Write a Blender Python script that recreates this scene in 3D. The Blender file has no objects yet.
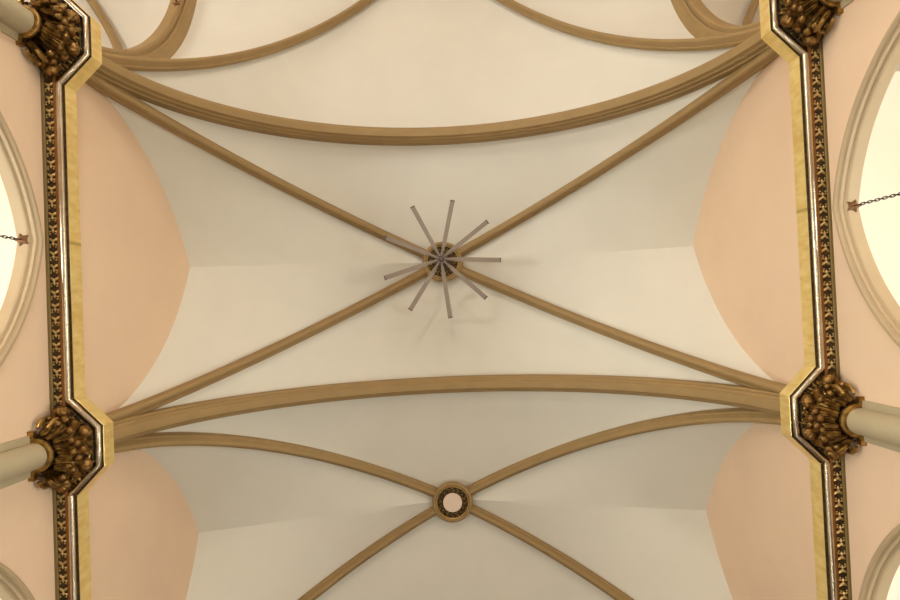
import bpy, bmesh, math, random
from mathutils import Vector, Matrix
random.seed(7)
PI = math.pi
SC = bpy.context.scene
COL = SC.collection
sin, cos, sqrt = math.sin, math.cos, math.sqrt

# ------------------------------------------------------------------ place
EYE = 1.6                      # camera height above the floor
X0, YC = -0.034, -0.799        # middle of the middle bay
L = 3.774                      # bay length along the nave
W = 3.608                      # half width, wall to wall
SP = EYE + 5.98                # springing height (top of the capitals)
YT, YB = YC - L/2, YC + L/2
THX = 2.5; HX = 3.59                      # half length of the crossing
YX = YT - HX                   # middle of the crossing
TH = 0.145                      # thickness of the arcade wall
AIS = 7.4                      # outer aisle wall
YEND = YB + L + 0.3 + L/2

# ------------------------------------------------------------------ materials
def srgb(r, g, b):
    f = lambda c: ((c/255+0.055)/1.055)**2.4 if c/255 > 0.04045 else c/255/12.92
    return (f(r), f(g), f(b), 1)
def mat(name, col, rough=0.7, metal=0.0, var=0.0, vscale=3.0, bump=0.0, bscale=30, col2=None, spec=0.5, streak=None):
    m = bpy.data.materials.new(name); m.use_nodes = True
    nt = m.node_tree; N = nt.nodes; K = nt.links
    b = N['Principled BSDF']
    b.inputs['Base Color'].default_value = col
    b.inputs['Roughness'].default_value = rough
    b.inputs['Metallic'].default_value = metal
    b.inputs['Specular IOR Level'].default_value = spec
    tc = N.new('ShaderNodeTexCoord')
    mp = N.new('ShaderNodeMapping'); K.new(tc.outputs['Object'], mp.inputs['Vector'])
    if streak: mp.inputs['Scale'].default_value = streak
    if var or col2:
        n = N.new('ShaderNodeTexNoise'); n.inputs['Scale'].default_value = vscale
        n.inputs['Detail'].default_value = 5; n.inputs['Roughness'].default_value = 0.6
        K.new(mp.outputs['Vector'], n.inputs['Vector'])
        r = N.new('ShaderNodeValToRGB')
        r.color_ramp.elements[0].position = 0.35; r.color_ramp.elements[1].position = 0.68
        c2 = col2 if col2 else tuple(max(0, c*(1-var)) for c in col[:3])+(1,)
        r.color_ramp.elements[0].color = c2; r.color_ramp.elements[1].color = col
        K.new(n.outputs['Fac'], r.inputs['Fac']); K.new(r.outputs['Color'], b.inputs['Base Color'])
    if bump:
        n2 = N.new('ShaderNodeTexNoise'); n2.inputs['Scale'].default_value = bscale
        n2.inputs['Detail'].default_value = 4
        K.new(mp.outputs['Vector'], n2.inputs['Vector'])
        bp = N.new('ShaderNodeBump'); bp.inputs['Strength'].default_value = bump
        bp.inputs['Distance'].default_value = 0.02
        K.new(n2.outputs['Fac'], bp.inputs['Height']); K.new(bp.outputs['Normal'], b.inputs['Normal'])
    return m
M = {}
M['vault'] = mat('vault_plaster', srgb(228, 222, 206), 0.85, var=0.035, vscale=1.6, bump=0.05, bscale=9)
M['rib'] = mat('painted_tan_stone', srgb(164, 134, 86), 0.7, var=0.10, vscale=4, bump=0.05, bscale=25)
M['rib_pale'] = mat('painted_greige_stone', srgb(188, 163, 127), 0.6, var=0.06, vscale=4)
M['pink'] = mat('pink_plaster', srgb(237, 206, 173), 0.8, var=0.05, vscale=1.3, bump=0.05, bscale=14)
M['aisle'] = mat('aisle_plaster', srgb(240, 232, 215), 0.85)
M['shaft'] = mat('cream_stone', srgb(186, 171, 138), 0.5, var=0.06, vscale=5)
M['gold'] = mat('antique_gold', srgb(200, 160, 88), 0.3, 0.85, col2=srgb(112, 80, 38), vscale=16, bump=0.25, bscale=60)
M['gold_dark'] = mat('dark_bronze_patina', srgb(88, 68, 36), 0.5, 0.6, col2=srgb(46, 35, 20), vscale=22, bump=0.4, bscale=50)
M['fruit'] = mat('bronze_gold_fruit', srgb(166, 126, 68), 0.33, 0.85, col2=srgb(98, 70, 36), vscale=24, bump=0.3, bscale=45)
M['relief'] = mat('gold_relief', srgb(222, 190, 124), 0.4, 0.5, col2=srgb(180, 142, 80), vscale=30)
M['copper'] = mat('burnt_orange_gilding', srgb(146, 92, 40), 0.45, 0.6)
M['olive'] = mat('olive_gilding', srgb(128, 108, 64), 0.5, 0.5)
M['silver'] = mat('silver_leaf', srgb(214, 200, 176), 0.27, 1.0, col2=srgb(196, 178, 150), vscale=6)
M['lamp'] = mat('brushed_taupe_metal', srgb(146, 130, 114), 0.5, 0.3)
M['lamp_dark'] = mat('dark_taupe_metal', srgb(104, 88, 78), 0.5, 0.5)
M['rosette'] = mat('aged_gilt_rosette', srgb(146, 100, 54), 0.5, 0.3, col2=srgb(88, 58, 30), vscale=30)
M['dim_wood'] = mat('dark_dimming_wood', srgb(92, 66, 44), 0.5, var=0.2, vscale=3)  # dark tone chosen to cut bounce from the unseen end wall
M['chain'] = mat('dark_iron', srgb(46, 42, 36), 0.5, 0.8)
M['disc'] = mat('pale_pink_paint', srgb(240, 214, 190), 0.7)
M['floor'] = mat('pale_stone_floor', srgb(150, 144, 136), 0.6, var=0.1, vscale=2)
def glow(name, col, s):
    m = bpy.data.materials.new(name); m.use_nodes = True
    b = m.node_tree.nodes['Principled BSDF']
    b.inputs['Base Color'].default_value = col
    b.inputs['Emission Color'].default_value = col; b.inputs['Emission Strength'].default_value = s
    return m
M['pane_glow'] = glow('added_pane_glow', (0.95, 0.97, 1, 1), 2.0)  # glow put in for unseen aisle panes

def leaf_gold(nm='gold_leaf_sheets', seam=True, rough=0.36, metal=0.5):        # sheets of gold leaf, faint overlaps every 0.15 m
    m = mat(nm, srgb(226, 196, 124), rough, metal, spec=0.5)
    nt = m.node_tree; N = nt.nodes; K = nt.links; b = N['Principled BSDF']
    tc = N.new('ShaderNodeTexCoord')
    sx = N.new('ShaderNodeSeparateXYZ'); K.new(tc.outputs['Object'], sx.inputs[0])
    mul = N.new('ShaderNodeMath'); mul.operation = 'MULTIPLY'; mul.inputs[1].default_value = 0.62
    K.new(sx.outputs['Y'], mul.inputs[0])
    fr = N.new('ShaderNodeMath'); fr.operation = 'FRACT'; K.new(mul.outputs[0], fr.inputs[0])
    gt = N.new('ShaderNodeMath'); gt.operation = 'LESS_THAN'; gt.inputs[1].default_value = 0.02
    K.new(fr.outputs[0], gt.inputs[0])
    n = N.new('ShaderNodeTexNoise'); n.inputs['Scale'].default_value = 7
    mp = N.new('ShaderNodeMapping'); mp.inputs['Scale'].default_value = (1, 3, 1)
    K.new(tc.outputs['Object'], mp.inputs[0]); K.new(mp.outputs[0], n.inputs['Vector'])
    r = N.new('ShaderNodeValToRGB')
    r.color_ramp.elements[0].position = 0.3; r.color_ramp.elements[1].position = 0.7
    r.color_ramp.elements[0].color = srgb(236, 200, 118); r.color_ramp.elements[1].color = srgb(250, 224, 150)
    K.new(n.outputs['Fac'], r.inputs['Fac'])
    mx = N.new('ShaderNodeMixRGB'); mx.inputs['Color2'].default_value = srgb(206, 170, 100)
    mx.inputs['Fac'].default_value = 0
    if seam: K.new(gt.outputs[0], mx.inputs['Fac'])
    K.new(r.outputs['Color'], mx.inputs['Color1'])
    K.new(mx.outputs['Color'], b.inputs['Base Color'])
    return m
M['leaf'] = leaf_gold(); M['leaf_plain'] = leaf_gold('gold_leaf_plain', False, 0.3, 0.65)

# ------------------------------------------------------------------ object helpers
def tag(o, label=None, cat=None, group=None, kind=None):
    if label: o['label'] = label
    if cat: o['category'] = cat
    if group: o['group'] = group
    if kind: o['kind'] = kind
    return o
def link(name, me, parent=None, loc=None):
    o = bpy.data.objects.new(name, me); COL.objects.link(o)
    if parent: o.parent = parent
    if loc: o.location = loc
    return o
def mesh(name, bm, m, smooth=True, angle=40, norm=True):
    if norm: bmesh.ops.recalc_face_normals(bm, faces=bm.faces)
    me = bpy.data.meshes.new(name); bm.to_mesh(me); bm.free()
    me.materials.append(m)
    if smooth:
        me.shade_smooth()
        me.set_sharp_from_angle(angle=math.radians(angle))
    return me
def obj(name, bm, m, parent=None, loc=None, smooth=True, angle=40, norm=True):
    return link(name, mesh(name, bm, m, smooth, angle, norm), parent, loc)
def empty(name, loc, label, cat, group=None):
    o = bpy.data.objects.new(name, None); COL.objects.link(o); o.location = loc
    o.empty_display_size = 0.2
    return tag(o, label, cat, group)
def copy_tree(o, parent=None):
    c = o.copy(); COL.objects.link(c); c.parent = parent
    for ch in list(o.children): copy_tree(ch, c)
    return c
def grid(bm, rows, close=False):
    vr = [[bm.verts.new(p) for p in r] for r in rows]
    n = len(rows[0])
    for a, b in zip(vr[:-1], vr[1:]):
        for j in range(n if close else n-1):
            k = (j+1) % n
            vs = [a[j], a[k], b[k], b[j]]
            try: bm.faces.new(vs)
            except ValueError: pass
    return vr
def sweep(bm, path, nrm, prof, cap=True, centre=None):
    """prof: (a along nrm, b toward the inside of the curve); nrm constant or per-point list"""
    P = [Vector(p) for p in path]; n = len(P); rows = []
    for i, p in enumerate(P):
        t = (P[min(i+1, n-1)]-P[max(i-1, 0)]).normalized()
        N_ = Vector(nrm[i]) if isinstance(nrm, list) else Vector(nrm)
        N_ = (N_-t*N_.dot(t)).normalized()
        B = t.cross(N_)
        if centre is not None and B.dot(Vector(centre)-p) < 0: B = -B
        rows.append([p+N_*a+B*b for a, b in prof])
    vr = grid(bm, rows, close=True)
    if cap:
        for r in (vr[0], vr[-1]):
            try: bm.faces.new(r)
            except ValueError: pass
def box(bm, x0, x1, y0, y1, z0, z1):
    v = [bm.verts.new(p) for p in ((x0,y0,z0),(x1,y0,z0),(x1,y1,z0),(x0,y1,z0),(x0,y0,z1),(x1,y0,z1),(x1,y1,z1),(x0,y1,z1))]
    for f in ((0,3,2,1),(4,5,6,7),(0,1,5,4),(1,2,6,5),(2,3,7,6),(3,0,4,7)): bm.faces.new([v[i] for i in f])
def lathe(bm, prof, c=(0,0,0), seg=48, axis='Z', a0=0, a1=2*PI):
    full = abs(a1-a0-2*PI) < 1e-6
    rows = []
    for r, z in prof:
        row = []
        for i in range(seg if full else seg+1):
            t = a0+(a1-a0)*i/seg
            row.append((c[0]+r*cos(t), c[1]+r*sin(t), c[2]+z))
        rows.append(row)
    vr = grid(bm, rows, close=full)
    return vr
def tube(bm, path, r, seg=8, taper=None):
    P = [Vector(p) for p in path]; n = len(P); rows = []
    ref = Vector((0, 0, 1))
    for i, p in enumerate(P):
        t = (P[min(i+1, n-1)]-P[max(i-1, 0)]).normalized()
        if abs(t.dot(ref)) > 0.95: ref = Vector((1, 0, 0))
        u = (ref-t*ref.dot(t)).normalized(); v = t.cross(u)
        rr = r*(taper[i] if taper else 1)
        rows.append([p+u*rr*cos(2*PI*k/seg)+v*rr*sin(2*PI*k/seg) for k in range(seg)])
    vr = grid(bm, rows, close=True)
    for q in (vr[0], vr[-1]): bm.faces.new(q)
def ball(bm, c, r, sx=1, sy=1, sz=1, seg=12, lobes=0, depth=0.0, rot=None):
    rows = []
    nr = max(6, seg//2+2)
    for i in range(nr+1):
        ph = PI*i/nr; row = []
        for k in range(seg):
            th = 2*PI*k/seg
            rr = r*(1-depth*abs(sin(lobes*th/2))**0.5*0+(-depth*(1-abs(sin(lobes*th/2)))*sin(ph) if lobes else 0))
            v = Vector((rr*sin(ph)*cos(th)*sx, rr*sin(ph)*sin(th)*sy, r*cos(ph)*sz))
            if rot: v = rot @ v
            row.append(Vector(c)+v)
        rows.append(row)
    grid(bm, rows, close=True)
    bmesh.ops.remove_doubles(bm, verts=bm.verts, dist=1e-5)

# ------------------------------------------------------------------ curves of the vault
def diag_curve(c, hx, hy, sx, sy, z0, zb, n=40, ex=1.079, u0=0.0):
    out = []
    for i in range(n+1):
        u = u0+(PI/2-u0)*i/n
        out.append(Vector((c[0]+sx*hx*cos(u), c[1]+sy*hy*cos(u), z0+(zb-z0)*max(sin(u), 0)**ex)))
    return out
def lunette(c, sx, sy, n=40, half=1.86):
    e, R = 1.65, 3.45
    th1 = math.acos(e/R); out = []
    for i in range(n+1):
        t = th1*i/n
        y = (R*cos(t)-e)*(half/1.8 if i == 0 else 1+(half/1.8-1)*(1-i/n))
        out.append(Vector((c[0]+sx*W, c[1]+sy*y, SP+R*sin(t))))
    return out
def cross_curve(c, sx, y, half, rise, n=40):
    return [Vector((c[0]+sx*half*cos(PI/2*i/n), y, SP+rise*sin(PI/2*i/n))) for i in range(n+1)]
def side_curve(x, cy, sy, half, rise, n=40):
    return [Vector((x, cy+sy*half*cos(PI/2*i/n), SP+rise*sin(PI/2*i/n))) for i in range(n+1)]
def web(bm, A, B, m=14):
    rows = [[a.lerp(b, j/m) for j in range(m+1)] for a, b in zip(A, B)]
    grid(bm, rows)

# ------------------------------------------------------------------ ceiling: the plastered vault cells
bm = bmesh.new()
ARISE = 3.73        # cell line above the transverse arches
for k in (0, 1):
    c = (X0, YC+k*L)
    for sx in (-1, 1):
        for sy in (-1, 1):
            D = diag_curve(c, 3.60, 1.87, sx, sy, SP, EYE+10.10)
            web(bm, lunette(c, sx, sy), D)
            web(bm, D, cross_curve(c, sx, c[1]+sy*L/2, 3.60, ARISE))
cx = (X0, YX)
CZ = EYE+10.62
for sx in (-1, 1):
    for sy in (-1, 1):
        D = diag_curve(cx, 3.66, HX, sx, sy, SP, CZ+0.12, ex=1.40)
        web(bm, side_curve(X0+sx*W, YX, sy, HX-0.02, 3.72), D)
        web(bm, D, cross_curve(cx, sx, YX+sy*HX, 3.60, ARISE))
        for s2 in (-1, 1):       # transepts, one bay each
            ct = (X0+sx*(W+THX+TH), YX)
            D = diag_curve(ct, THX, HX-0.02, s2, sy, SP, CZ)
            web(bm, side_curve(ct[0]+s2*THX, YX, sy, HX-0.02, 3.72), D)
            web(bm, D, [Vector((ct[0]+s2*THX*cos(PI/2*i/40), YX+sy*HX, SP+3.78*sin(PI/2*i/40))) for i in range(41)])
bmesh.ops.remove_doubles(bm, verts=bm.verts, dist=1e-4)
for f in bm.faces:      # all faces look down into the church
    f.normal_update()
    if f.normal.z > 0: f.normal_flip()
o = obj('ceiling', bm, M['vault'], angle=24, norm=False); tag(o, kind='structure')

# ------------------------------------------------------------------ walls
def arch_z(y, half=1.62, e=0.35, R=1.97, zc=3.76, off=0.0):
    R -= off
    y = abs(y)
    if y >= R-e: return None
    return EYE+zc+sqrt(R*R-(y+e)**2)
def lun_z(y):
    y = abs(y)
    if y > 1.8: return SP
    return SP+sqrt(max(0, 3.45**2-(y+1.65)**2))
def arcade_wall(s, name):
    bm = bmesh.new()
    xa, xb = X0+s*W, X0+s*(W+TH)
    front, back = [], []
    ys = []
    for k in (0, 1):
        c = YC+k*L
        q = [-L/2, -1.75]+[-1.60+3.20*i/64 for i in range(65)]+[1.75]
        ys += [(c+v, v) for v in q]
    ys.append((YC+1.5*L, L/2)); ys.append((YC+1.5*L+0.4, L/2))
    OFF = 0.04
    lo, hi = [], []
    for yy, v in ys:
        z = arch_z(v, off=OFF)
        lo.append((yy, 0.0 if z is None else z, z is None))
        hi.append((yy, lun_z(v)+0.25))
    # strips above the openings
    for X in (xa, xb):
        a = [bm.verts.new((X, y, z)) for y, z, _ in lo]
        b = [bm.verts.new((X, y, max(z, SP+1.2) if True else z)) for y, z in hi]
        for i in range(len(a)-1):
            bm.faces.new((a[i], a[i+1], b[i+1], b[i]))
        if X == xa: A, B = a, b
        else:
            for i in range(len(a)-1):
                bm.faces.new((A[i], A[i+1], a[i+1], a[i]))
                bm.faces.new((B[i], B[i+1], b[i+1], b[i]))
            bm.faces.new((A[0], B[0], b[0], a[0])); bm.faces.new((A[-1], B[-1], b[-1], a[-1]))
    tag(obj(name, bm, M['pink'], smooth=False), kind='structure')
arcade_wall(-1, 'wall_left'); arcade_wall(1, 'wall_right')
# end walls, transept walls, aisle walls
def slab(name, m, *bxs):
    bm = bmesh.new()
    for b in bxs: box(bm, *b)
    return tag(obj(name, bm, m, smooth=False), kind='structure')
TX = W+TH+2*THX
TOP = EYE+11
slab('wall_back_dimmer', M['dim_wood'], (X0-AIS, X0+AIS, YEND-L/2-0.02, YEND-L/2+0.2, 0, TOP))  # unseen wall, set close and dark to dim the lower bay and gilding
slab('wall_front', M['pink'], (X0-TX, X0+TX, YX-HX-0.25, YX-HX-0.02, 0, TOP))
slab('wall_transept_left', M['pink'], (X0-TX-0.2, X0-TX, YX-HX-0.25, YX+HX+0.2, 0, TOP))
slab('wall_transept_right', M['pink'], (X0+TX, X0+TX+0.2, YX-HX-0.25, YX+HX+0.2, 0, TOP))
ACZ = EYE+6.35
for s, nm in ((-1, 'left'), (1, 'right')):
    a, b = sorted((X0+s*AIS, X0+s*(AIS+0.2)))
    slab('wall_aisle_'+nm, M['aisle'], (a, b, YT+0.25, YEND, 0, ACZ+2))
    # shallow barrel ceiling over the aisle
    bm = bmesh.new()
    rows = []
    for i in range(25):
        t = PI*i/24
        xx = X0+s*((W+TH+AIS)/2-(AIS-W-TH)/2*cos(t))
        rows.append([(xx, YT+0.2, ACZ-0.25+0.9*sin(t)), (xx, YEND, ACZ-0.25+0.9*sin(t))])
    grid(bm, rows)
    tag(obj('ceiling_aisle_'+nm, bm, M['aisle'], norm=False), kind='structure')
    # crossing pier wall between aisle and transept
    a, b = sorted((X0+s*(W+0.02), X0+s*AIS))
    slab('wall_pier_'+nm, M['pink'], (a, b, YT-0.05, YT+0.2, 0, SP+0.3))
slab('floor', M['floor'], (X0-TX-0.2, X0+TX+0.2, YX-HX-0.3, YEND, -0.2, 0))

# ------------------------------------------------------------------ ribs and arches
def sym(p):
    return p+[(-a, b) for a, b in reversed(p) if a > 1e-6]
def roll(cx_, cy_, r, t0, t1, n=5):
    return [(cx_+r*cos(math.radians(t0+(t1-t0)*i/n)), cy_+r*sin(math.radians(t0+(t1-t0)*i/n))) for i in range(n+1)]
# profile of a diagonal rib: half profile from buried back edge to the nose
RIB = [(0.088, -0.16), (0.088, 0.0), (0.082, 0.014), (0.07, 0.018), (0.062, 0.028), (0.060, 0.044)]+roll(0.0, 0.05, 0.048, 8, 90, 6)
RIB = [(a*0.84, b) for a, b in sym(RIB)]
ARCH = [(0.150, -0.2), (0.150, -0.01), (0.142, 0.012), (0.125, 0.018), (0.118, 0.022), (0.112, 0.052), (0.104, 0.066), (0.088, 0.070), (0.078, 0.078), (0.072, 0.104), (0.060, 0.118), (0.0, 0.122)]
ARCH = [(a*0.79, b) for a, b in sym(ARCH)]

RIBS = [(a*0.85, max(b, -0.03)) for a, b in RIB]
def arch_thing(pts, nrm, centre, name, label, cat='arch', group=None, prof=ARCH, m='rib'):
    base = pts[0].copy()
    bm = bmesh.new()
    sweep(bm, [p-base for p in pts], nrm, prof, centre=Vector(centre)-base)
    return tag(obj(name, bm, M[m], loc=base, angle=35), label, cat, group)
def full_cross(y, half=3.52, rise=3.59, n=80):
    return [Vector((X0+half*cos(PI*(1-i/n)), y, SP+rise*sin(PI*i/n))) for i in range(n+1)]
labs = ['tan stepped arch spanning the vault above the starburst lamp', 'tan stepped arch spanning the vault between the starburst lamp and the round pink-centred boss',
        'tan arch below the round pink-centred boss, beyond the lower edge']
for k, (y, lb) in enumerate(zip((YT-0.03, YB+0.015, YB+L), labs)):
    arch_thing(full_cross(y), (0, 1, 0), (X0, y, SP), 'transverse_arch', lb, group='transverse arches across the nave')
for s, nm in ((-1, 'top left'), (1, 'top right')):
    x = X0+s*(W+0.08)
    pts = [Vector((x, YX+3.45*cos(PI*i/80), SP+3.60*sin(PI*i/80))) for i in range(81)]
    WP = [(0.155, -0.25), (0.155, -0.01), (0.145, 0.01), (0.125, 0.015), (0.118, 0.045), (0.108, 0.06), (0.098, 0.045), (0.088, 0.04), (0.085, 0.11), (0.065, 0.135), (0, 0.14)]
    arch_thing(pts, (1, 0, 0), (x, YX, SP), 'transept_arch', 'broad curved tan arch cut off at the %s of the vault' % nm, group='arches into the transepts', prof=sym(WP))

def rib(c, hx, hy, sx, sy, zb, label, group, u0=0.02, stop=0.06, ex=1.079, prof=None):
    pts = diag_curve(c, hx, hy, sx, sy, SP-0.01, zb, 48, u0=u0, ex=ex)
    # stop inside the boss
    dist = lambda p: (Vector((p.x, p.y))-Vector(c)).length
    keep = [p for p in pts if dist(p) > stop]
    if len(keep) < len(pts):        # end exactly at the ring of the boss
        a_, b_ = keep[-1], pts[len(keep)]
        keep.append(a_.lerp(b_, (dist(a_)-stop)/(dist(a_)-dist(b_))))
    pts = keep
    n = Vector((sy*hy, -sx*hx, 0)).normalized()
    return arch_thing(pts, n, (c[0], c[1], SP-3), 'vault_rib', label, 'rib', group, prof=prof or RIB)
g1 = 'ribs meeting at the starburst lamp'; g2 = 'ribs meeting at the pink-centred boss'; g3 = 'ribs of the upper vault'
c0, c1 = (X0, YC), (X0, YC+L)
nmq = {(-1, -1): 'upper left', (1, -1): 'upper right', (-1, 1): 'lower left', (1, 1): 'lower right'}
for (sx, sy), nm in nmq.items():
    rib(c0, 3.588, 1.80, sx, sy, EYE+10.018, 'slim tan rib running from the starburst lamp to the %s gilded capital' % nm, g1, stop=0.26)
for (sx, sy), nm in nmq.items():
    rib(c1, 3.588, 1.745 if sy < 0 else 1.80, sx, sy, EYE+10.018, ('curved tan rib running from the pink-centred boss up to the lower %s gilded capital' % nm.split()[1]) if sy < 0 else
        'straight tan rib leaving the pink-centred boss towards the %s edge' % nm, g2, stop=0.26)
for (sx, sy), nm in nmq.items():
    if sy < 0: continue
    rib(cx, 3.63, 3.575, sx, sy, EYE+10.63, 'curved slim tan rib rising from the upper %s gilded capital to the top edge' % nm.split()[1], g3, stop=0.2, ex=1.40, prof=RIBS)
for s, nm in ((-1, 'left'), (1, 'right')):
    ct = (X0+s*(W+THX+TH), YX)
    rib(ct, 2.40, 3.40, -s, 1, EYE+10.50, 'short thin tan rib seen through the arch in the top %s corner' % nm, 'ribs of the transept vaults', stop=0.2, prof=RIBS)

# ------------------------------------------------------------------ bosses
def boss(c, z, label, disc):
    e = empty('ceiling_boss', (c[0], c[1], z-0.135), label, 'boss', 'round bosses where the ribs cross')
    b = bmesh.new()
    lathe(b, [(0.25, 0.24), (0.285, 0.12), (0.300, 0.05), (0.292, 0.02), (0.278, 0.004), (0.262, 0.0), (0.25, 0.008), (0.246, 0.022)], seg=64)
    obj('stone_ring', b, M['rib'], e); e.scale = (1.06, 1.06, 1.0)
    b = bmesh.new()
    lathe(b, [(0.246, 0.03), (0.243, 0.008), (0.236, 0.0), (0.228, 0.006), (0.225, 0.03)], seg=64)
    obj('gilt_rim', b, M['relief'], e)
    b = bmesh.new()
    lathe(b, [(0.23, 0.02), (0.225, 0.035), (0.15, 0.035), (0.10, 0.035), (0.001, 0.035)], seg=64)
    obj('carved_ring', b, M['gold_dark'], e)
    b = bmesh.new()
    for i in range(16):
        t = 2*PI*i/16
        for rr, w_ in ((0.205, 0.011), (0.172, 0.009)):
            ball(b, (rr*cos(t+(0.2 if rr < .2 else 0)), rr*sin(t+(0.2 if rr < .2 else 0)), 0.03), w_, 1, 1, 0.8, 8)
        a = Vector((0.155*cos(t), 0.155*sin(t), 0.028)); d = Vector((0.2*cos(t+.16), 0.2*sin(t+.16), 0.026))
        tube(b, [a, a.lerp(d, .5)+Vector((0, 0, -0.008)), d], 0.005, 5)
    obj('leaf_carving', b, M['gold'], e)
    b = bmesh.new()
    if disc:
        lathe(b, [(0.140, 0.036), (0.140, 0.012), (0.134, 0.006), (0.001, 0.006)], seg=48)
        obj('centre_disc', b, M['disc'], e)
    else:
        lathe(b, [(0.06, 0.036), (0.055, 0.0), (0.03, -0.02), (0.001, -0.022)], seg=24)
        obj('ceiling_rose', b, M['lamp_dark'], e)
    return e
boss(c0, EYE+10.02, 'dark gilded boss half hidden behind the starburst lamp', False)
boss(c1, EYE+10.02, 'round boss with a pale pink disc inside a dark carved gilt ring', True)

# ------------------------------------------------------------------ starburst lamp
lz = EYE+9.05
lamp = empty('starburst_lamp', (X0-0.018, YC+0.028, lz), 'starburst lamp of nine flat taupe arms hanging beneath the central boss', 'lamp')
b = bmesh.new(); tube(b, [(0, 0, 0.0), (0, 0, 0.88)], 0.014, 10); obj('stem', b, M['lamp_dark'], lamp)
b = bmesh.new()
lathe(b, [(0.001, -0.05), (0.03, -0.045), (0.045, -0.02), (0.085, -0.012), (0.092, 0.0), (0.085, 0.014), (0.04, 0.02), (0.03, 0.06), (0.014, 0.07)], seg=32)
obj('hub', b, M['lamp_dark'], lamp)
angs = [1.1+40*i for i in range(9)]
b = bmesh.new()
for (r0, r1, w0, w1) in ((0.07, 0.20, 0.014, 0.026), (0.20, 0.845, 0.029, 0.032)):
    P = [(r0, -w0, -.008), (r1, -w1, -.012), (r1, w1, -.012), (r0, w0, -.008), (r0, -w0, .006), (r1, -w1, .012), (r1, w1, .012), (r0, w0, .006)]
    v = [b.verts.new(p) for p in P]
    for f in ((0,3,2,1),(4,5,6,7),(0,1,5,4),(1,2,6,5),(2,3,7,6),(3,0,4,7)): b.faces.new([v[i] for i in f])
arm_me = mesh('arm', b, M['lamp'], smooth=False)
b = bmesh.new(); box(b, 0.843, 0.862, -0.034, 0.034, -0.015, 0.015); cap_me = mesh('end_cap', b, M['lamp_dark'], smooth=False)
b = bmesh.new(); tube(b, [(0.04, 0, -0.018), (0.12, 0, -0.024), (0.215, 0, -0.014)], 0.007, 8); rod_me = mesh('bracket_rod', b, M['lamp'])
for a in angs:
    o = link('arm', arm_me, lamp); o.rotation_euler = (0, 0, math.radians(a+2.4))
    link('end_cap', cap_me, o); link('bracket_rod', rod_me, o)

# ------------------------------------------------------------------ capitals (local: p = out from wall, q = along wall, z from abacus top)
OCT = lambda i: [(0, -(0.443)), (0.204-i, -(0.443)), (0.204-i*0.41, -0.443+i*0.6), (0.456-i, -0.187+i*0.41), (0.456-i, 0.187-i*0.41), (0.204-i*0.41, 0.443-i*0.6), (0.204-i, 0.443), (0, 0.443)]
def octo(i):       # half octagon inset by i
    k = 0.4142*i
    return [(0.0, -(0.443-i)), (0.204-k, -(0.443-i)), (0.456-i, -(0.187-k)), (0.456-i, 0.187-k), (0.204-k, 0.443-i), (0.0, 0.443-i)]
def prism(bm, loops):      # loops: list of (poly, z)
    vr = [[bm.verts.new((p, q, z)) for p, q in poly] for poly, z in loops]
    for a, b_ in zip(vr[:-1], vr[1:]):
        n = len(a)
        for j in range(n):
            k = (j+1) % n
            bm.faces.new((a[j], a[k], b_[k], b_[j]))
    bm.faces.new(vr[0]); bm.faces.new(vr[-1])
ZA = -0.185
ZZ = lambda z: -0.2+(z+0.2)*0.734
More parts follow.
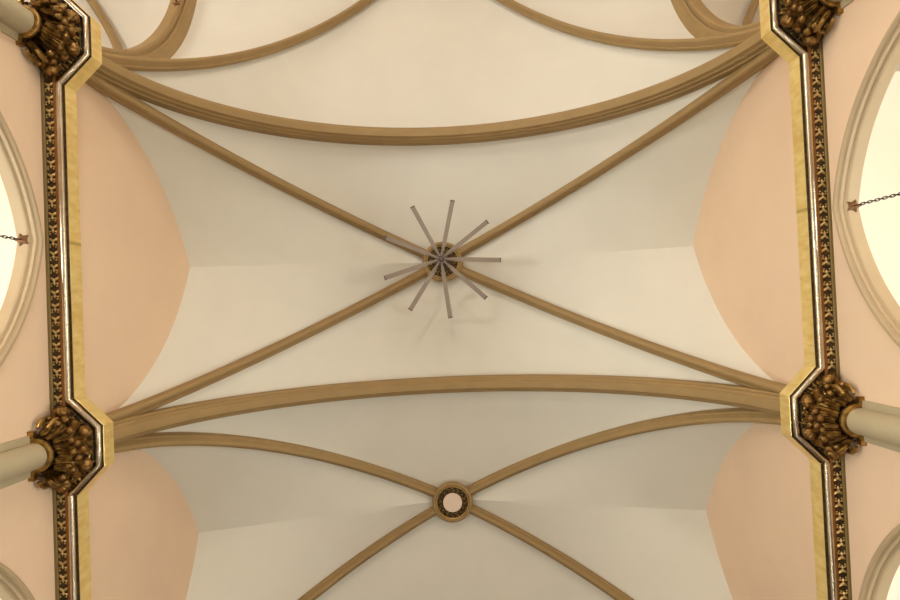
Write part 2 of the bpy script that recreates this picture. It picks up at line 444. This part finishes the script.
def build_capital():
    e = empty('column_capital', (0, 0, 0), 'x', 'capital', 'gilded fruit capitals')
    b = bmesh.new()
    def oc2(i):
        k = 0.4142*i
        return [(0.0, -(0.443)), (0.204-k, -(0.443)), (0.204-k, -0.443), (0.456-i, -(0.187-k)), (0.456-i, 0.187-k), (0.204-k, 0.443), (0.0, 0.443)]
    prism(b, [(octo(0.012), 0.0), (octo(0.0), -0.008), (octo(0.0), ZA+0.006), (octo(0.006), ZA)])
    obj('abacus', b, M['leaf_plain'], e, smooth=False)
    # silvered bead under the abacus
    b = bmesh.new()
    path = octo(0.052)[1:-1]
    path = [(path[0][0]-0.03, path[0][1]+0.0)]+path+[(path[-1][0]-0.03, path[-1][1])]
    rows = []
    pth = [Vector((p, q, ZA-0.006)) for p, q in [(0.153, -0.431)]+octo(0.044)[2:-2]+[(0.153, 0.431)]]
    for i, p in enumerate(pth):
        d1 = (pth[i]-pth[i-1]).normalized() if i else (pth[1]-pth[0]).normalized()
        d2 = (pth[i+1]-pth[i]).normalized() if i < len(pth)-1 else d1
        t = (d1+d2).normalized(); nn = Vector((0, 0, 1)).cross(t); sc = 1/max(0.3, t.dot(d1))
        rows.append([p+nn*sc*0.030*cos(a)+Vector((0, 0, 0.032*sin(a))) for a in [2*PI*j/14 for j in range(14)]])
    grid(b, rows, close=True)
    obj('bead_moulding', b, M['silver'], e, angle=50)
    b = bmesh.new()
    prism(b, [(octo(0.084), ZA+0.01), (octo(0.084), ZA-0.014), (octo(0.094), ZA-0.024), (octo(0.12), ZA-0.026)])
    obj('fillet', b, M['gold_dark'], e, smooth=False)
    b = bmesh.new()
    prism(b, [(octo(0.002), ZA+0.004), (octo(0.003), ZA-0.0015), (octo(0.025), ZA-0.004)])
    obj('bead_shade', b, M['gold_dark'], e, smooth=False)  # dark strip painted in as the shaded edge of the bead
    # bell
    b = bmesh.new()
    zs = [(-0.22, 1.0), (-0.27, 0.86), (-0.33, 0.62), (-0.40, 0.36), (-0.47, 0.16), (-0.55, 0.05), (-0.63, 0.0)]
    rows = []
    n = 32
    for z, w_ in zs:
        row = []
        for i in range(n+1):
            t = -PI/2+PI*i/n
            dp, dq = cos(t), sin(t)
            # octagon radius along the direction from (0.08,0)
            best = 9
            pl = octo(0.13)
            for (p1, q1), (p2, q2) in zip(pl[:-1], pl[1:]):
                ex_, ey = p2-p1, q2-q1
                den = dp*ey-dq*ex_
                if abs(den) < 1e-9: continue
                tt = ((p1-0.05)*ey-(q1)*ex_)/den
                uu = ((p1-0.05)*dq-(q1)*dp)/den
                if tt > 0 and -0.001 <= uu <= 1.001: best = min(best, tt)
            r = best*w_+0.14*(1-w_)
            row.append((0.05+r*dp, r*dq, z))
        row = [(0.0, row[0][1], z)]+row+[(0.0, row[-1][1], z)]
        rows.append([(p_, q_, ZZ(z_)) for p_, q_, z_ in row])
    grid(b, rows)
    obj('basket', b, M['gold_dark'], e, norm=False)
    # upright leaves from the neck
    def bell_r(f):   # f 0 at neck .. 1 at top
        return 0.175+0.03*f+0.13*f**2.2
    leaf_me = None
    b = bmesh.new()
    rows = []
    for i in range(15):
        f = i/14
        z = ZZ(-0.62+0.30*f)
        r = 0.158+0.03*f+0.12*f*f
        wd = (0.026+0.026*f)*(1-max(0, f-0.7)*2.4)
        if f > 0.8: z -= (f-0.8)*0.22; r += (f-0.8)*0.16
        prof = []
        for j in range(17):
            g = -1+j/8
            prof.append((r+0.026*(1-abs(g)**1.6)+0.010*cos(3*PI*g)*min(1, 3*f)+0.012*(abs(g) > 0.9), g*wd, z))
        rows.append(prof)
    grid(b, rows)
    bmesh.ops.solidify(b, geom=b.faces[:], thickness=0.008)
    leaf_me = mesh('leaf', b, M['gold'], angle=75)
    for i in range(9):
        t = math.radians(-84+168*i/8)
        o = link('leaf', leaf_me, e); o.location = (0.06, 0, 0); o.rotation_euler = (0, 0, t)
        s_ = 1.0 if i % 2 == 0 else 0.9
        o.scale = (s_*1.0, 1.1, s_ if i % 2 == 0 else 1.0)
    # corner curls beside the neck
    b = bmesh.new()
    pts = []; tp = []
    for i in range(26):
        t = i/25*2.3*PI; r = 0.038*(1-i/25*0.72)
        pts.append((r*cos(t)+0.0, 0, r*sin(t))); tp.append(1-0.4*i/25)
    tube(b, pts, 0.014, 8, tp)
    tube(b, [(0.038, 0, 0), (0.034, 0.0, -0.03), (0.008, 0.0, -0.07), (-0.03, 0, -0.10)], 0.017, 8, [1, 1.2, 1.2, .9])
    curl = mesh('curl', b, M['gold'])
    for sgn in (-1, 1):
        for a, zz, dd in ((88, -0.395, 0.262), (70, -0.375, 0.272)):
            t = math.radians(a)*sgn
            o = link('curl', curl, e); o.location = (0.05+dd*cos(t), dd*sin(t), zz); o.rotation_euler = (0, 0, t)
    # neck collar: a thick C round the shaft with square returns at the wall
    b = bmesh.new()
    prof = [(0.108, -0.488), (0.136, -0.488), (0.147, -0.498), (0.150, -0.512), (0.145, -0.528), (0.134, -0.534), (0.130, -0.545), (0.108, -0.545), (0.108, -0.488)]
    lathe(b, prof, c=(0.055, 0, 0), seg=28, a0=-PI/2, a1=PI/2)
    for sgn in (-1, 1):
        q1, q2 = sorted((sgn*0.108, sgn*0.158))
        box(b, 0.0, 0.056, q1, q2, -0.540, -0.49)
        q1, q2 = sorted((sgn*0.150, sgn*0.212))
        box(b, 0.0, 0.05, q1, q2, -0.545, -0.49)
    obj('neck_collar', b, M['gold'], e)
    # fruit
    def place_pt(deg, f, out=0.0):
        t = math.radians(deg)
        pl = octo(0.105); best = 9
        for (p1, q1), (p2, q2) in zip(pl[:-1], pl[1:]):
            den = cos(t)*(q2-q1)-sin(t)*(p2-p1)
            if abs(den) < 1e-9: continue
            tt = ((p1-0.05)*(q2-q1)-(q1)*(p2-p1))/den
            uu = ((p1-0.05)*sin(t)-(q1)*cos(t))/den
            if tt > 0 and -0.001 <= uu <= 1.001: best = min(best, tt)
        r = best*f+0.165*(1-f)+out
        return Vector((0.05+r*cos(t), r*sin(t), 0))
    b = bmesh.new(); ball(b, (0, 0, 0), 0.066, 1.0, 1.0, 0.85, 40, lobes=10, depth=0.14)
    tube(b, [(0, 0, 0.045), (0.006, 0, 0.066)], 0.008, 6); gourd = mesh('fruit', b, M['fruit'], angle=80)
    b = bmesh.new(); ball(b, (0, 0, 0), 0.038, 1.0, 1.0, 0.95, 16)
    ball(b, (0, 0, -0.035), 0.007, 1, 1, 1, 8); apple = mesh('fruit', b, M['fruit'], angle=80)
    big = [(-76, 0.94, -0.255), (-27, 0.93, -0.262), (27, 0.93, -0.262), (76, 0.94, -0.255)]
    for dg, f, z in big:
        o = link('fruit', gourd, e); o.location = place_pt(dg, f, 0.0)+Vector((0, 0, ZZ(z)-.022))
        o.rotation_euler = (0.5, 0.9, math.radians(dg))
    small = [(-88, .60, -.34), (-62, .74, -.32), (-66, .50, -.40), (-48, .86, -.28), (-40, .58, -.37), (-13, .60, -.36), (-22, .42, -.41), (0, .80, -.30), (2, .44, -.40), (14, .62, -.35),
             (38, .60, -.36), (46, .86, -.28), (58, .50, -.39), (64, .74, -.32), (88, .60, -.34)]
    for i, (dg, f, z) in enumerate(small):
        o = link('fruit', apple, e); o.location = place_pt(dg, f, 0.02)+Vector((0, 0, ZZ(z)-.036))
        s_ = 0.78+0.3*((i*37) % 10)/10; o.scale = (s_, s_, s_)
        o.rotation_euler = (0, 0.8, math.radians(dg))
    # twigs, berries and leaflets packed between the fruit
    rnd = random.Random(11)
    b = bmesh.new()
    for i in range(330):
        dg = rnd.uniform(-92, 92); f = rnd.uniform(0.28, 1.0)
        z = -0.23-0.2*(1-f)+rnd.uniform(-0.015, 0.015)
        p = place_pt(dg, f, rnd.uniform(0.004, 0.022))+Vector((0, 0, ZZ(z)-.008))
        kind = rnd.random()
        if kind < 0.40:
            ball(b, p, rnd.uniform(0.007, 0.015), 1, 1, 1, 7)
        elif kind < 0.75:
            d = Vector((rnd.uniform(-1, 1), rnd.uniform(-1, 1), rnd.uniform(-.5, .4))).normalized()*rnd.uniform(0.03, 0.055)
            tube(b, [p-d, p+Vector((0, 0, -0.014))+0.2*d, p+d], 0.0045, 5)
        else:
            d = Vector((rnd.uniform(-1, 1), rnd.uniform(-1, 1), rnd.uniform(-.4, .4))).normalized()
            u = d.cross(Vector((0, 0, 1))).normalized()*0.013
            q = [b.verts.new(v) for v in (p-d*0.03, p+u, p+d*0.034, p-u, p+Vector((0, 0, -0.013)))]
            for a_, c_ in ((0, 1), (1, 2), (2, 3), (3, 0)): b.faces.new((q[a_], q[c_], q[4]))
    o = obj('foliage', b, M['gold'], e, angle=60); o['kind'] = 'stuff'
    return e
cap0 = build_capital()
spots = [(-1, YT, 'upper left'), (1, YT, 'upper right'), (-1, YB, 'lower left'), (1, YB, 'lower right')]
for i, (s, y, nm) in enumerate(spots):
    o = cap0 if i == 0 else copy_tree(cap0)
    o.location = (X0+s*W, y, SP+0.005)
    o.rotation_euler = (0, 0, 0 if s < 0 else PI)
    o['label'] = 'gilded octagonal capital crusted with fruit and leaves, %s of the four' % nm

# ------------------------------------------------------------------ wall columns
def column(s, y, nm):
    e = empty('wall_column', (X0+s*W, y, 0), 'cream half-round shaft with flat backing strip below the %s gilded capital' % nm, 'column', 'wall shafts below the capitals')
    if s > 0: e.rotation_euler = (0, 0, PI)
    H = SP-0.53
    b = bmesh.new()
    lathe(b, [(0.112, 0.25), (0.112, H)], c=(0.055, 0, 0), seg=28, a0=-PI*0.5, a1=PI*0.5)
    for sg in (-1, 1): box(b, 0.0, 0.056, *sorted((sg*0.08, sg*0.112)), 0.25, H)
    obj('shaft', b, M['shaft'], e)
    b = bmesh.new(); box(b, -0.02, 0.022, -0.178, 0.178, 0.0, H); obj('backing_strip', b, M['shaft'], e, smooth=False)
    b = bmesh.new(); lathe(b, [(0.24, 0.0), (0.24, 0.10), (0.20, 0.13), (0.22, 0.17), (0.15, 0.22), (0.112, 0.26)], c=(0.055, 0, 0), seg=28, a0=-PI/2, a1=PI/2)
    obj('base', b, M['shaft'], e)
for s, y, nm in spots: column(s, y, nm)

# ------------------------------------------------------------------ cornice runs
def cornice(s, k, nm):
    ln = L-2*0.443
    e = empty('gilded_cornice', (X0+s*W, YC+k*L, SP), 'long gilded cornice with carved band and silvered bead along the %s wall' % nm, 'cornice', 'gilded cornices between the capitals')
    if s > 0: e.rotation_euler = (0, 0, PI)
    y0, y1 = -ln/2, ln/2
    def strip(name, prof, m, smooth=True, ext=0.0):
        b = bmesh.new()
        prism_rows = [[(p, y, z) for p, z in prof] for y in (y0-ext, y1+ext)]
        vr = grid(b, prism_rows, close=True)
        b.faces.new(vr[0]); b.faces.new(vr[1])
        return obj(name, b, m, e, smooth=smooth, angle=50)
    strip('fascia', [(0.0, 0.0), (0.198, 0.0), (0.204, -0.006), (0.204, -0.183), (0.0, -0.183)], M['leaf'], False)
    c_ = [(0.153+0.030*cos(2*PI*j/20), -0.190+0.034*sin(2*PI*j/20)) for j in range(20)]
    strip('bead_moulding', c_, M['silver'], ext=0.012)
    strip('bead_shade', [(0.202, -0.18), (0.2015, -0.1855), (0.18, -0.188), (0.172, -0.18)], M['gold_dark'], False)  # shade beside the bead, put in as a dark strip
    strip('fillet', [(0.128, -0.18), (0.127, -0.200), (0.118, -0.206), (0.106, -0.208), (0.104, -0.18)], M['copper'], False, 0.1)
    strip('frieze_ground', [(0.106, -0.18), (0.106, -0.200), (0.028, -0.208), (0.024, -0.18)], M['gold_dark'], False, 0.12)
    strip('lower_fillet', [(0.03, -0.18), (0.03, -0.214), (0.022, -0.220), (0.0, -0.220), (0.0, -0.18)], M['olive'], False, 0.12)
    # relief: a running sprig, one every 0.116 m
    b = bmesh.new()
    step = 0.116; n = int(ln/step)+1
    def leafy(c, d, l, w, h):
        d = Vector(d).normalized(); u = Vector((-d.y, d.x, 0))
        q = [b.verts.new(v) for v in (c-d*l*0.5, c+u*w+d*l*0.1, c+d*l*0.5, c-u*w+d*l*0.1, c+Vector((0, 0, -h)))]
        for a_, c2 in ((0, 1), (1, 2), (2, 3), (3, 0)): b.faces.new((q[a_], q[c2], q[4]))
    for i in range(n):
        y = y0-0.05+(i+0.5)*(ln+0.1)/n
        B = Vector((0.067, y, -0.204))
        leafy(B+Vector((0.018, -0.012, 0.0)), (1, -1, 0), 0.062, 0.014, 0.020)
        leafy(B+Vector((-0.018, -0.012, 0)), (-1, -1, 0), 0.062, 0.014, 0.020)
        leafy(B+Vector((0.0, 0.022, 0)), (0, 1, 0), 0.056, 0.013, 0.020)
        leafy(B+Vector((0.026, 0.03, 0)), (1, 0.6, 0), 0.036, 0.011, 0.016)
        leafy(B+Vector((-0.026, 0.03, 0)), (-1, 0.6, 0), 0.036, 0.011, 0.016)
        ball(b, B+Vector((0, -0.004, -0.008)), 0.014, 1, 1, 1, 8)
        for dx in (-0.026, 0.026): ball(b, B+Vector((dx, 0.052, -0.004)), 0.008, 1, 1, 1, 6)
    obj('carved_relief', b, M['relief'], e, smooth=False)
for k, q in ((0, 'upper'), (1, 'lower')):
    for s, nm in ((-1, 'left'), (1, 'right')):
        cornice(s, k, nm+(' side between its two capitals, by the starburst lamp' if k == 0 else ' below its lower capital'))
        
# fix the wording of the labels to read naturally
for o in COL.objects:
    if o.name.startswith('gilded_cornice'):
        s = 'left' if o.location.x < 0 else 'right'
        if o.location.y < YB: o['label'] = 'gilded cornice with carved band and silvered bead joining the two %s capitals' % s
        else: o['label'] = 'gilded cornice running from the lower %s capital to the bottom edge' % s

# ------------------------------------------------------------------ arcade arches
def arcade(s, k, nm):
    c = YC+k*L
    base = Vector((X0+s*W, c, 0))
    b = bmesh.new()
    e_, R, zc = 0.35, 1.97, EYE+3.76
    # outline of the outer edge: jamb, two arcs, jamb
    half = R-e_
    pts = [Vector((0, -half, z)) for z in (0.0, 1.5, 3.0, 4.5)]
    t1 = math.acos(e_/R)
    for i in range(41):
        t = t1*i/40; pts.append(Vector((0, -(R*cos(t)-e_), zc+R*sin(t))))
    right = [Vector((0, -p.y, p.z)) for p in reversed(pts[:-1])]
    pts = pts+right
    # profile: (p toward nave, b inward)
    prof = [(-0.02, -0.02), (0.012, -0.006), (0.030, 0.0), (0.040, 0.014), (0.038, 0.034), (0.026, 0.046), (0.008, 0.050), (0.004, 0.056), (0.006, 0.066), (-0.004, 0.068), (-0.022, 0.066), (-0.030, 0.062),
            (-0.036, 0.068), (-0.042, 0.084), (-0.052, 0.090), (-0.066, 0.090), (-TH+0.0, 0.088), (-TH-0.010, 0.08), (-TH-0.010, 0.0), (-TH+0.01, -0.02)]
    n = len(pts); rows = []
    for i, p in enumerate(pts):
        t = (pts[min(i+1, n-1)]-pts[max(i-1, 0)]).normalized()
        B = Vector((0, t.z, -t.y)); B = B if B.dot(Vector((0, 0, zc-0.5))-p) > 0 else -B
        B.normalize()
        mit = 1.0
        if i == n//2: mit = 1/max(0.5, abs((pts[i]-pts[i-1]).normalized().cross(B).length))
        rows.append([p+B*bb*mit+Vector((-s*a, 0, 0)) for a, bb in prof])
    vr = grid(b, rows, close=True)
    for r in (vr[0], vr[-1]): b.faces.new(r)
    o = obj('arcade_arch', b, M['rib_pale'], loc=base, angle=35)
    tag(o, nm, 'arch', 'pointed arches of the side arcades')
arcade(-1, 0, 'pointed moulded arch on the left edge beside the upper cornice')
arcade(1, 0, 'pointed moulded arch on the right edge beside the upper cornice')
arcade(-1, 1, 'pointed moulded arch cut off in the bottom left corner')
arcade(1, 1, 'pointed moulded arch cut off in the bottom right corner')

# ------------------------------------------------------------------ star hooks and chains
def star(loc, axis, label, zc_dir, scale=1.0):
    """five pointed gilt rosette lying against a soffit; axis = rotation"""
    e = empty('star_bracket', loc, label, 'bracket', 'star shaped chain brackets')
    e.rotation_euler = axis
    b = bmesh.new()
    top = []; R1, R2 = 0.074*scale, 0.040*scale
    ring = [b.verts.new(((R1 if i % 2 == 0 else R2)*cos(PI*i/5+PI), (R1 if i % 2 == 0 else R2)*sin(PI*i/5+PI), 0.0)) for i in range(10)]
    ring2 = [b.verts.new((v.co.x*0.97, v.co.y*0.97, -0.010)) for v in ring]
    cen = b.verts.new((0, 0, -0.026)); b.faces.new(ring)
    for i in range(10):
        j = (i+1) % 10
        b.faces.new((ring[i], ring[j], ring2[j], ring2[i])); b.faces.new((ring2[i], ring2[j], cen))
    obj('rosette', b, M['rosette'], e, smooth=False)
    b = bmesh.new()
    tube(b, [(0, 0, -0.02), (0, 0, -0.045)], 0.007, 8)
    pts = [(0.016*cos(t), 0, -0.058+0.016*sin(t)) for t in [PI/2+2*PI*i/16 for i in range(16)]]
    tube(b, pts, 0.0045, 6)
    obj('hook', b, M['chain'], e)
    return e
def chain(loc, label, length):
    x, y, z = loc
    lk, r = 0.046, 0.011
    b = bmesh.new()
    n = int(length/lk)
    for i in range(n):
        cz = -i*lk-lk*0.3
        path = []
        for j in range(13):
            t = 2*PI*j/12
            u = r*cos(t); v = (lk*0.42)*sin(t)+0.012*(1 if sin(t) > 0.2 else -1 if sin(t) < -0.2 else 0)
            path.append((u, 0, cz+v) if i % 2 == 0 else (0, u, cz+v))
        tube(b, path, 0.0042, 5)
    o = obj('chain', b, M['chain'], loc=(x, y, z))
    return tag(o, label, 'chain', 'lamp chains hanging in the arcades')
zs = EYE+5.69-0.086
star((X0-W-0.10, YC, zs+0.004), (0, 0, 0), 'gilt star bracket under the tip of the left pointed arch', 0)
star((X0+W+0.10, YC, zs+0.004), (0, 0, PI), 'gilt star bracket under the tip of the right pointed arch', 0)
chain((X0-W-0.10, YC, zs-0.07), 'dark iron chain hanging in the left pointed arch', 3.2)
chain((X0+W+0.10, YC, zs-0.07), 'dark iron chain hanging in the right pointed arch', 3.2)
ang = math.radians(59)
tl = (X0-W-0.03, YX+3.31*cos(ang), SP+3.455*sin(ang))
star(tl, (-(PI/2-ang), 0, 0), 'small dark star bracket on the broad arch at the top left', 0, 0.9)

# ------------------------------------------------------------------ glowing panes added unseen on the outer walls, to brighten the side aisles
for s in (-1, 1):
    for k in (0, 1):
        b = bmesh.new()
        cy = YC+k*L
        q = [(-0.6, 1.8), (0.6, 1.8), (0.6, 4.2), (0.45, 4.7), (0.0, 5.2), (-0.45, 4.7), (-0.6, 4.2)]
        xx = X0+s*(AIS-0.02)
        v1 = [b.verts.new((xx, cy+a, z)) for a, z in q]
        v2 = [b.verts.new((xx+s*0.03, cy+a, z)) for a, z in q]
        b.faces.new(v1); b.faces.new(v2)
        for i in range(7): b.faces.new((v1[i], v1[(i+1) % 7], v2[(i+1) % 7], v2[i]))
        tag(obj('aisle_glow_%d' % (1+k+(2 if s > 0 else 0)), b, M['pane_glow'], smooth=False), kind='structure')

# ------------------------------------------------------------------ light
def area(name, loc, target, sx, sy, power, col, spread=180):
    l = bpy.data.lights.new(name, 'AREA'); l.shape = 'RECTANGLE'; l.size = sx; l.size_y = sy
    l.energy = power; l.color = col; l.spread = math.radians(spread)
    o = bpy.data.objects.new(name, l); COL.objects.link(o); o.location = loc
    d = Vector(target)-Vector(loc); o.rotation_euler = d.to_track_quat('-Z', 'Y').to_euler()
    return o
def point(name, loc, power, col, r=0.1):
    l = bpy.data.lights.new(name, 'POINT'); l.energy = power; l.color = col; l.shadow_soft_size = r
    o = bpy.data.objects.new(name, l); COL.objects.link(o); o.location = loc
    return o
DAY = (0.92, 0.98, 0.93); WARM = (0.90, 0.91, 0.87); CLEAR = (0.86, 0.92, 0.92)
for s in (-1, 1):
    for k in (0, 1):
        area('aisle_fill', (X0+s*(AIS-0.1), YC+k*L, 3.4), (X0+s*4.5, YC+k*L, 6.0), 1.2, 3.2, 330 if s < 0 or k else 250, DAY)  # unseen fill added to overexpose the aisle ceilings
area('east_fill', (X0, YX-HX+0.2, 4.4), (X0, YC, 8.5), 3.0, 4.5, 170, (0.90, 0.97, 1.0))  # added light beyond the crossing; no opening is built there
area('transept_fill', (X0-(TX-0.2), YX, 4.5), (X0, YX, 8.5), 2.6, 4.5, 480, CLEAR)  # unseen lights added at both transept ends, stronger on the left
area('transept_fill', (X0+(TX-0.2), YX, 4.5), (X0, YX, 8.5), 2.6, 4.5, 60, DAY)
# unseen floods with no fixtures: sharp ones for lamp shadows, soft ones added as fill
for (x, y, z, p, r) in ((1.3, -8.6, 3.2, 280, 0.03), (-0.8, -5.6, 1.8, 255, 0.04), (0.0, -0.4, 0.9, 100, 0.4), (0.0, 2.6, 0.9, 36, 0.3), (0.9, 4.3, 3.4, 44, 0.03), (-0.7, 4.6, 3.4, 44, 0.03)):
    point('unseen_flood', (X0+x, y, z), p, WARM if y < -3 else CLEAR, r)
w = bpy.data.worlds.new('World'); SC.world = w; w.use_nodes = True
w.node_tree.nodes['Background'].inputs[0].default_value = (0.75, 0.8, 0.9, 1)
w.node_tree.nodes['Background'].inputs[1].default_value = 0.3

# ------------------------------------------------------------------ camera
cam = bpy.data.cameras.new('Camera'); co = bpy.data.objects.new('Camera', cam); COL.objects.link(co)
r0 = Vector((0.99912793, 0.04146697, -0.00488661)); r1 = Vector((-0.04136453, 0.99895436, 0.01947222)); r2 = Vector((0.00568895, -0.0192531, 0.99979846))
Mx = Matrix((r0, -r1, -r2)).transposed().to_4x4(); Mx.translation = (0, 0, EYE)
co.matrix_world = Mx
cam.sensor_width = 36; cam.lens = 25.2; cam.clip_start = 0.05
SC.camera = co
SC.view_settings.view_transform = 'Standard'; SC.view_settings.look = 'None'
SC.view_settings.exposure = 0.10; SC.view_settings.gamma = 1.0; SC.view_settings.use_curve_mapping = False
